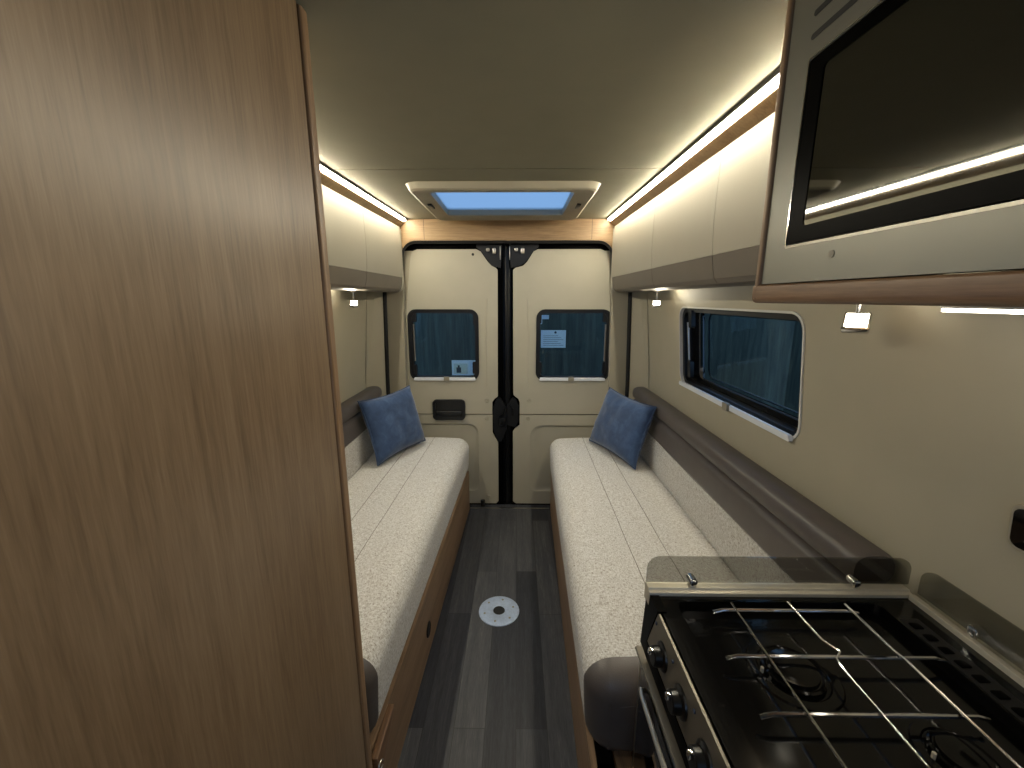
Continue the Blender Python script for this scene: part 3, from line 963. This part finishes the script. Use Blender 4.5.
def pillow(c, label, seed):
    """c: bottom-left, bottom-right, top-right, top-left corners"""
    bl, br_, tr, tl = [Vector(p) for p in c]
    nrm = (br_ - bl).cross(tl - bl).normalized()
    n = 22; bm = bmesh.new(); g = {}
    T = 0.072
    for s in (1, -1):
        for i in range(n + 1):
            for j in range(n + 1):
                if s == -1 and (i in (0, n) or j in (0, n)): g[s, i, j] = g[1, i, j]; continue
                u, v = i / n, j / n
                a, b = 2 * u - 1, 2 * v - 1
                pin = 0.09 * (1 - b * b) ** 1.0; pin2 = 0.09 * (1 - a * a)
                uu = 0.5 + (u - 0.5) * (1 - pin * abs(a) ** 2); vv = 0.5 + (v - 0.5) * (1 - pin2 * abs(b) ** 2)
                p = bl * (1 - uu) * (1 - vv) + br_ * uu * (1 - vv) + tr * uu * vv + tl * (1 - uu) * vv
                th = T * ((1 - a ** 4) * (1 - b ** 4)) ** 0.55 * (1 - 0.12 * (a * a + b * b))
                w = 0.010 * noise.noise(Vector((u * 4 + seed, v * 4, s))) + 0.006 * noise.noise(Vector((u * 10 + seed, v * 9, s)))
                e = (1 - a ** 6) * (1 - b ** 6)
                # radiating creases at the corners
                cr = 0.006 * math.sin(14 * math.atan2(b + 1.02 * (1 if b < 0 else -1), a + 1.02)) * max(0, abs(a * b) - 0.25) * e
                g[s, i, j] = bm.verts.new(p + nrm * (s * (th + w * e + cr)))
        for i in range(n):
            for j in range(n):
                f = (g[s, i, j], g[s, i + 1, j], g[s, i + 1, j + 1], g[s, i, j + 1])
                face_of(bm, f if s == 1 else f[::-1])
    root = tag(empty('pillow', (bl + br_) / 2), label, 'cushion', 'blue scatter cushions')
    obj('cover', bm, 'velvet_blue', root, 180)
    bm = bmesh.new()
    pts = [g_ for g_ in []]
    edge = []
    def ed(u, v):
        a, b = 2 * u - 1, 2 * v - 1
        uu = 0.5 + (u - 0.5) * (1 - 0.09 * (1 - b * b) * a * a); vv = 0.5 + (v - 0.5) * (1 - 0.09 * (1 - a * a) * b * b)
        return bl * (1 - uu) * (1 - vv) + br_ * uu * (1 - vv) + tr * uu * vv + tl * (1 - uu) * vv
    for k in range(n): edge.append(ed(k / n, 0))
    for k in range(n): edge.append(ed(1, k / n))
    for k in range(n): edge.append(ed(1 - k / n, 1))
    for k in range(n + 1): edge.append(ed(0, 1 - k / n))
    tube(bm, edge, 0.0035, 6, False)
    obj('piping', bm, 'velvet_blue', root, 60)


pillow([(0.51, 2.75, 0.628), (0.695, 2.26, 0.622), (0.793, 2.26, 1.000), (0.645, 2.79, 1.00)],
       'blue velvet scatter cushion leaning on the right backrest', 1.3)
pillow([(-0.830, 2.29, 0.624), (-0.640, 2.73, 0.628), (-0.735, 2.74, 1.020), (-0.935, 2.33, 1.010)],
       'blue velvet scatter cushion leaning on the left backrest', 5.1)

# ------------------------------------------------------------------ floor plate
fp = tag(empty('table_socket', (-0.09, 1.86, 0)), 'round metal table socket plate set in the floor between the benches', 'floor plate')
bm = bmesh.new()
lathe(bm, [(0.0, 0.0005), (0.106, 0.0005), (0.105, 0.004), (0.095, 0.006), (0.036, 0.007), (0.031, 0.005), (0.031, -0.03), (0.0, -0.03)], (-0.09, 1.86, 0), (0, 0, 1), 48)
obj('plate', bm, 'floor_steel', fp)
bm = bmesh.new(); lathe(bm, [(0.0, 0.004), (0.0305, 0.004), (0.0305, 0.001), (0, 0.001)], (-0.09, 1.86, 0), (0, 0, 1), 28)
obj('socket_hole', bm, 'rubber', fp)
for k in range(6):
    a = k * PI / 3 + 0.3
    bm = bmesh.new(); lathe(bm, [(0.0, 0.0085), (0.005, 0.0078), (0.006, 0.0062)], (-0.09 + 0.077 * math.cos(a), 1.86 + 0.077 * math.sin(a), 0), (0, 0, 1), 12)
    obj('screw', bm, 'frame_grey', fp)

# ------------------------------------------------------------------ wardrobe
wd = tag(empty('wardrobe', (-0.73, 0.2, 0)), 'tall oak wardrobe side filling the left of the view', 'wardrobe')
XW = -0.402
bm = bmesh.new(); box(bm, XW - 0.018, XW, -0.55, 0.864, 0.002, 2.128)
obj('side_panel', bm, 'oak_panel', wd, 0)
bm = bmesh.new(); prism(bm, rpoly([(XW - 0.03, 0.870), (XW + 0.004, 0.870), (XW + 0.004, 0.905), (XW - 0.03, 0.905)], [0, 0.006, 0.013, 0], 6), 'z', 0.002, 2.128)
obj('edge_post', bm, 'oak_post', wd, 40)
bm = bmesh.new(); box(bm, XW - 0.03, XW - 0.004, 0.864, 0.870, 0.002, 2.128)
obj('groove', bm, 'shadow_gap', wd, 0)
bm = bmesh.new(); box(bm, -1.045, XW - 0.03, 0.886, 0.905, 0.002, 1.64); box(bm, -0.96, XW - 0.03, 0.886, 0.905, 1.64, 2.128)
obj('rear_panel', bm, 'oak_post', wd, 0)

# ------------------------------------------------------------------ kitchen unit
ku = tag(empty('kitchen_unit', (0.6, 0.4, 0)), 'kitchen cabinet body housing the cooker at the end of the right bench', 'kitchen cabinet')
bm = bmesh.new(); box(bm, 0.325, 0.90, 0.857, 0.873, 0.002, 0.92)
obj('end_panel', bm, 'oak_bench', ku, 0)
bm = bmesh.new(); box(bm, 0.310, 0.3245, 0.855, 0.874, 0.002, 0.78, 0.003)
obj('edge_trim', bm, 'steel', ku)
bm = bmesh.new(); box(bm, 0.32, 0.90, -0.3, 0.832, 0.002, 0.10)
obj('plinth', bm, 'oak_bench', ku, 0)

ck = tag(empty('cooker', (0.59, 0.55, 0.12)), 'black glass and steel gas cooker with wire pan support in the kitchen corner', 'cooker')
HX0, HX1, HY0, HY1, HZ = 0.310, 0.886, 0.10, 0.841, 0.940
bm = bmesh.new(); box(bm, 0.335, 0.885, HY0, 0.836, 0.12, 0.893)
obj('body', bm, 'black_paint', ck, 0)
# hob tray: recessed pan with raised lip
bm = bmesh.new()
o = [(rrect(HX0 + 0.004, HX1, HY0, HY1 - 0.022, 0.01, 3), HZ - 0.045), (rrect(HX0 + 0.004, HX1, HY0, HY1 - 0.022, 0.01, 3), HZ), (rrect(HX0 + 0.045, HX1 - 0.085, HY0 + 0.03, HY1 - 0.040, 0.02, 3), HZ),
     (rrect(HX0 + 0.049, HX1 - 0.087, HY0 + 0.034, HY1 - 0.044, 0.02, 3), HZ - 0.022)]
rings = [[bm.verts.new((x, y, z)) for x, y in q] for q, z in o]
for a, b in zip(rings, rings[1:]):
    for k in range(len(a)): bm.faces.new((a[k], a[(k + 1) % len(a)], b[(k + 1) % len(a)], b[k]))
bm.faces.new(rings[-1])
obj('hob_tray', bm, 'hob_enamel', ck, 25)
# steel rim: back bar and right bar
bm = bmesh.new(); prism(bm, [(HY1 - 0.024, HZ - 0.03), (HY1 - 0.024, HZ + 0.008), (HY1 - 0.016, HZ + 0.0095), (HY1 - 0.014, HZ + 0.014), (HY1 + 0.008, HZ + 0.014), (HY1 + 0.012, HZ + 0.008), (HY1 + 0.012, HZ - 0.03)], 'x', HX0 - 0.008, HX1 + 0.008, 0.002)
obj('rear_rim', bm, 'satin_steel', ck, 25)
bm = bmesh.new(); box(bm, HX1 - 0.006, HX1 + 0.008, HY0, HY1 - 0.026, HZ - 0.03, HZ + 0.012, 0.002)
obj('wall_rim', bm, 'satin_steel', ck, 25)
# row of slots along the wall side
for k in range(9):
    bm = bmesh.new(); box(bm, 0.812, 0.832, 0.726 - k * 0.030, 0.742 - k * 0.030, HZ, HZ + 0.004, 0.002)
    obj('vent_slot', bm, 'border_black', ck)
bm = bmesh.new(); box(bm, 0.806, 0.845, 0.40, 0.755, HZ - 0.004, HZ + 0.001)
obj('vent_plate', bm, 'rubber', ck)
# burners
for (x, y, r) in ((0.515, 0.645, 0.052), (0.675, 0.50, 0.040), (0.46, 0.35, 0.04)):
    bm = bmesh.new()
    z = HZ - 0.022
    lathe(bm, [(r * 1.5, 0), (r * 1.45, 0.003), (r * 1.15, 0.003), (r * 1.1, 0.001), (r, 0.001), (r, 0.008), (r * 0.92, 0.010), (r * 0.85, 0.008), (r * 0.8, 0.008), (r * 0.78, 0.013), (r * 0.55, 0.015), (0, 0.0155)], (x, y, z), (0, 0, 1), 40)
    b = obj('burner', bm, 'hob_enamel', ck, 25)
    bm = bmesh.new(); tube(bm, [(x - r * 1.1, y, z), (x - r * 1.1, y, z + 0.012)], 0.003, 6)
    obj('igniter', bm, 'frame_cream', b)
# wire pan support
ps = empty('pan_support', (0.6, 0.55, HZ)); ps.parent = ck; ps.location = Vector((0.6, 0.55, HZ)) - ck.location
zw = HZ + 0.010
for x in (0.47, 0.595, 0.715):
    bm = bmesh.new()
    if x == 0.595: pts = [(x, 0.790, zw), (x, 0.70, zw), (x + 0.002, 0.685, zw), (x + 0.012, 0.667, zw), (x + 0.014, 0.66, zw), (x - 0.004, 0.645, zw), (x - 0.008, 0.62, zw), (x - 0.014, 0.2, zw)]
    elif x == 0.715: pts = [(x, 0.785, zw), (x - 0.002, 0.665, zw), (x + 0.002, 0.645, zw), (x - 0.006, 0.2, zw)]
    else: pts = [(x, 0.785, zw), (x - 0.006, 0.2, zw)]
    tube(bm, pts, 0.0022, 8); obj('long_wire', bm, 'chrome', ps)
for y, xa, xb in ((0.772, 0.425, 0.735), (0.655, 0.395, 0.80), (0.545, 0.395, 0.76), (0.40, 0.395, 0.76)):
    bm = bmesh.new(); tube(bm, [(xa, y, zw - 0.012), (xa + 0.02, y, zw - 0.0065), (xb - 0.02, y, zw - 0.0065), (xb, y, zw - 0.012)], 0.0036, 8)
    obj('cross_wire', bm, 'chrome', ps)
# control fascia with knobs
bm = bmesh.new()
def slab(bm, yz, x_at, th):
    A = [bm.verts.new((x_at(z), y, z)) for y, z in yz]; B = [bm.verts.new((x_at(z) + th, y, z)) for y, z in yz]
    n = len(yz); bm.faces.new(A); bm.faces.new(B[::-1])
    for k in range(n): bm.faces.new((A[k], B[k], B[(k + 1) % n], A[(k + 1) % n]))
    bmesh.ops.recalc_face_normals(bm, faces=bm.faces)
xat = lambda z: 0.305 - (0.945 - z) * 0.05
slab(bm, [(HY0, 0.9385), (0.765, 0.9385), (0.802, 0.835), (HY0, 0.835)], xat, 0.005)
fa = obj('control_panel', bm, 'panel_steel', ck, 0)
bm = bmesh.new(); slab(bm, [(0.7665, 0.9425), (0.838, 0.9425), (0.838, 0.80), (HY0, 0.80), (HY0, 0.8335), (0.8035, 0.8335)], lambda z: xat(z) - 0.0015, 0.02)
obj('side_cheek', bm, 'border_black', ck, 0)
kax = (-1, 0, 0.05)
for y in (0.718, 0.620, 0.522, 0.424):
    bm = bmesh.new()
    lathe(bm, [(0.0285, 0.0), (0.0275, 0.004), (0.024, 0.006), (0.0205, 0.007), (0.0195, 0.020), (0.017, 0.022), (0, 0.022)], (0.302, y, 0.878), kax, 28)
    k = obj('knob', bm, 'knob_black', ck, 25)
    bm = bmesh.new(); box(bm, 0.272, 0.288, y - 0.0045, y + 0.0045, 0.884, 0.8965, 0.002)
    obj('knob_pointer', bm, 'chrome', k, 40)
for y in (0.765, 0.670, 0.572, 0.474):
    bm = bmesh.new(); box(bm, 0.3005, 0.3035, y - 0.003, y + 0.003, 0.912, 0.918, 0.001)
    obj('mark', bm, 'ink', fa)
# oven door
bm = bmesh.new(); box(bm, 0.301, 0.330, HY0, 0.838, 0.30, 0.765, 0.004)
od = obj('oven_door', bm, 'black_gloss', ck, 25)
bm = bmesh.new(); box(bm, 0.289, 0.330, HY0, 0.850, 0.767, 0.775, 0.002)
obj('door_top_trim', bm, 'panel_steel', od)
bm = bmesh.new(); tube(bm, [(0.302, 0.80, 0.700), (0.292, 0.798, 0.705), (0.289, 0.782, 0.706), (0.289, 0.25, 0.706), (0.292, 0.235, 0.705), (0.302, 0.23, 0.70)], 0.0055, 10)
obj('oven_handle', bm, 'steel', od)
# glass guards with clamps
gg = tag(empty('glass_guard', (0.6, HY1 + 0.006, HZ + 0.014)), 'smoked glass splash guard standing along the rear edge of the cooker', 'splash guard', 'cooker splash guards')
bm = bmesh.new(); plate(bm, rpoly([(0.302, 0.957), (0.902, 0.957), (0.902, 1.022), (0.302, 1.022)], [0, 0, 0.03, 0.03], 6), [], -0.003, 0.002, mapY(HY1 + 0.002))
obj('glass_pane', bm, 'guard_glass', gg)
for x in (0.405, 0.775):
    bm = bmesh.new(); tube(bm, [(x, HY1 - 0.012, 0.966), (x, HY1 + 0.010, 0.966)], 0.009, 12); box(bm, x - 0.007, x + 0.007, HY1 - 0.014, HY1 - 0.001, 0.9545, 0.972, 0.003)
    obj('clamp', bm, 'chrome', gg)
g2 = tag(empty('glass_guard', (HX1 + 0.004, 0.5, HZ + 0.014)), 'smoked glass splash guard standing along the wall edge of the cooker', 'splash guard', 'cooker splash guards')
bm = bmesh.new(); plate(bm, rpoly([(0.20, 0.955), (0.815, 0.955), (0.815, 1.022), (0.20, 1.022)], [0, 0, 0.03, 0.03], 6), [], -0.002, 0.003, lambda u, v, w: (HX1 + 0.014 + w, u, v))
obj('glass_pane', bm, 'guard_glass', g2)
for y in (0.695, 0.35):
    bm = bmesh.new(); tube(bm, [(HX1 + 0.002, y, 0.968), (HX1 + 0.022, y, 0.968)], 0.009, 12); box(bm, HX1 - 0.001, HX1 + 0.012, y - 0.007, y + 0.007, 0.9525, 0.972, 0.003)
    obj('clamp', bm, 'chrome', g2)

# wall switch
sw = tag(empty('wall_socket', (0.915, 0.655, 1.15)), 'dark rounded wall socket with silver rim on the right wall above the cooker', 'socket')
bm = bmesh.new(); plate(bm, rrect(0.58, 0.692, 1.157, 1.243, 0.018), [], 0.001, 0.008, fr, CUTS)
obj('socket_rim', bm, 'steel', sw, 40)
bm = bmesh.new(); plate(bm, rrect(0.587, 0.685, 1.163, 1.237, 0.014), [], 0.0085, 0.013, fr, CUTS)
obj('socket_face', bm, 'black_gloss', sw, 40)

# ------------------------------------------------------------------ microwave cabinet
XM = 0.480
mc = tag(empty('microwave_cabinet', (0.67, 0.4, 1.59)), 'oak-framed overhead cabinet at upper right housing the microwave', 'cabinet')
bm = bmesh.new(); prism(bm, rpoly([(XM, 0.846), (XM, 0.864), (XM + 0.03, 0.864), (XM + 0.03, 0.846)], [0.005, 0.01, 0, 0], 5), 'z', 1.60, 2.128)
obj('side_post', bm, 'oak_post', mc, 40)
bm = bmesh.new(); box(bm, XM + 0.031, 0.83, 0.846, 0.862, 1.605, 2.128)
obj('side_panel', bm, 'oak_post', mc, 0)
bm = bmesh.new(); prism(bm, rpoly([(XM, 1.592), (XM, 1.627), (XM + 0.035, 1.627), (XM + 0.035, 1.592)], [0.012, 0.005, 0, 0.0], 5), 'y', -0.35, 0.862, 0)
obj('bottom_rail', bm, 'oak_rail', mc, 40)
bm = bmesh.new(); box(bm, XM + 0.036, 0.862, -0.35, 0.845, 1.596, 1.61)
obj('bottom_board', bm, 'oak_rail', mc, 0)

mw = tag(empty('microwave', (0.66, 0.4, 1.63)), 'built-in microwave with silver fascia and black glass door at upper right', 'microwave')
bm = bmesh.new()
gl = rrect(0.05, 0.784, 1.692, 1.990, 0.004, 2)
fas = lambda u, v, w: (XM + 0.006 - w, u, v)
ring(bm, [(-0.35, 1.629), (0.845, 1.629), (0.845, 2.126), (-0.35, 2.126)], rrect(0.05, 0.782, 1.694, 1.988, 0.004, 2), -0.02, 0, fas)
f0 = obj('fascia', bm, 'fascia_silver', mw, 20)
bm = bmesh.new(); box(bm, XM + 0.02, 0.80, -0.1, 0.83, 1.65, 2.1)
obj('body', bm, 'black_paint', mw, 0)
bm = bmesh.new(); plate(bm, rrect(0.052, 0.780, 1.696, 1.986, 0.003, 2), [], -0.012, -0.001, fas)
dr = obj('glass_door', bm, 'dark_mirror', mw, 0)
bm = bmesh.new(); ring(bm, rrect(0.047, 0.785, 1.689, 1.991, 0.004, 2), rrect(0.050, 0.782, 1.6935, 1.9885, 0.004, 2), -0.001, 0.0012, fas)
obj('door_bezel', bm, 'chrome', dr, 0)
bm = bmesh.new(); ring(bm, rrect(0.052, 0.780, 1.696, 1.986, 0.003, 2), rrect(0.09, 0.745, 1.722, 1.965, 0.006, 2), -0.001, 0.0004, fas)
obj('door_border', bm, 'border_black', dr, 0)
for z in (2.022, 2.056, 2.09):
    bm = bmesh.new(); plate(bm, rrect(0.1, 0.785, z - 0.0045, z + 0.0045, 0.004, 3), [], 0.0, 0.0012, fas)
    obj('vent_slot', bm, 'rubber', f0)
bm = bmesh.new(); lathe(bm, [(0.006, 0), (0.006, 0.001), (0, 0.001)], (XM + 0.006, 0.667, 1.668), (-1, 0, 0), 16)
obj('indicator', bm, 'frame_grey', f0)

us = tag(empty('light_strip', (0.75, 0.36, 1.575)), 'short dotted light strip under the microwave cabinet over the cooker', 'light strip')
bm = bmesh.new(); box(bm, 0.745, 0.765, -0.1, 0.745, 1.584, 1.5958, 0.002)
obj('channel', bm, 'window_rim', us)
bm = bmesh.new(); box(bm, 0.7465, 0.7635, -0.095, 0.742, 1.578, 1.5838, 0.001)
obj('diffuser', bm, 'led_dots', us)

# fill lamps with fixtures, added out of view to brighten the interior
for y in (0.25, -0.45):
    x = -0.07
    r = tag(empty('added_fill_lamp', (x, y, 2.12)), 'added unseen fill lamp over the ' + ('kitchen' if y > 0 else 'doorway'), 'lamp', 'added fill lamps')
    bm = bmesh.new(); lathe(bm, [(0.045, 0.009), (0.045, 0.0), (0.035, -0.002), (0.035, 0.009)], (x, y, 2.12), (0, 0, 1), 28)
    obj('lamp_rim', bm, 'chrome', r)
    bm = bmesh.new(); lathe(bm, [(0.0345, 0.004), (0.0, 0.004)], (x, y, 2.12), (0, 0, 1), 28)
    obj('lens', bm, 'lamp_glow', r)

# ------------------------------------------------------------------ outside
bm = bmesh.new(); box(bm, -6, 6, -3, 7, -0.62, -0.6)
g = obj('ground', bm, 'outside_ground', None, 0); struct(g)
def fence(name, n, place, label):
    root = tag(empty(name, place(n / 2, 0)), label, 'fence', 'boundary fences')
    for k in range(n):
        bm = bmesh.new()
        p = place(k, 0); q = place(k + 0.995, 0)
        v = []
        off = Vector((0.02, 0, 0)) if abs(p[0] - q[0]) < 1e-6 else Vector((0, 0.02, 0))
        A, B = Vector(p), Vector(q)
        pts = [A, B, B + off, A + off]
        lo = [bm.verts.new(x) for x in pts]; hi = [bm.verts.new(x + Vector((0, 0, 2.9))) for x in pts]
        for i in range(4): bm.faces.new((lo[i], lo[(i + 1) % 4], hi[(i + 1) % 4], hi[i]))
        bm.faces.new(lo); bm.faces.new(hi); bmesh.ops.recalc_face_normals(bm, faces=bm.faces)
        obj('board', bm, 'fence_boards', root, 0)
fence('fence', 44, lambda k, z: (-3.3 + 0.15 * k, 4.6, -0.6), 'dark blue-green board fence seen through the rear door windows')
fence('fence', 39, lambda k, z: (2.9, -1.5 + 0.15 * k, -0.6), 'dark blue-green board fence seen through the right side window')

# ------------------------------------------------------------------ light
w = bpy.data.worlds.new('World'); scn.world = w; w.use_nodes = True
bg = w.node_tree.nodes['Background']
bg.inputs[0].default_value = (0.40, 0.62, 1.0, 1); bg.inputs[1].default_value = 1.1


def area(name, loc, size, e, col, rot=(0, 0, 0), sy=None, par=None):
    ld = bpy.data.lights.new(name, 'AREA'); ld.energy = e; ld.color = col; ld.size = size
    if sy: ld.shape = 'RECTANGLE'; ld.size_y = sy
    o = bpy.data.objects.new(name, ld); COL.objects.link(o); o.location = loc; o.rotation_euler = rot
    return o


for y in (0.25, -0.45):  # light of the added fill lamps
    ld = bpy.data.lights.new('fill_light', 'SPOT'); ld.energy = 3; ld.color = (1, 0.93, 0.78); ld.spot_size = 2.7; ld.spot_blend = 1.0; ld.shadow_soft_size = 0.035
    o = bpy.data.objects.new('fill_light', ld); COL.objects.link(o); o.location = (-0.07, y, 2.11)

# ------------------------------------------------------------------ camera
cam = bpy.data.cameras.new('camera'); co = bpy.data.objects.new('camera', cam); COL.objects.link(co)
cam.sensor_width = 36; cam.lens = 410 / 1024 * 36; cam.clip_start = 0.02
co.location = (0, 0, 1.60)
co.rotation_euler = (math.radians(90 - 11.712), 0, math.radians(0.684))
scn.camera = co
scn.view_settings.view_transform = 'Standard'
scn.view_settings.look = 'None'
scn.view_settings.gamma = 1
scn.view_settings.use_curve_mapping = False
scn.view_settings.exposure = 0.45
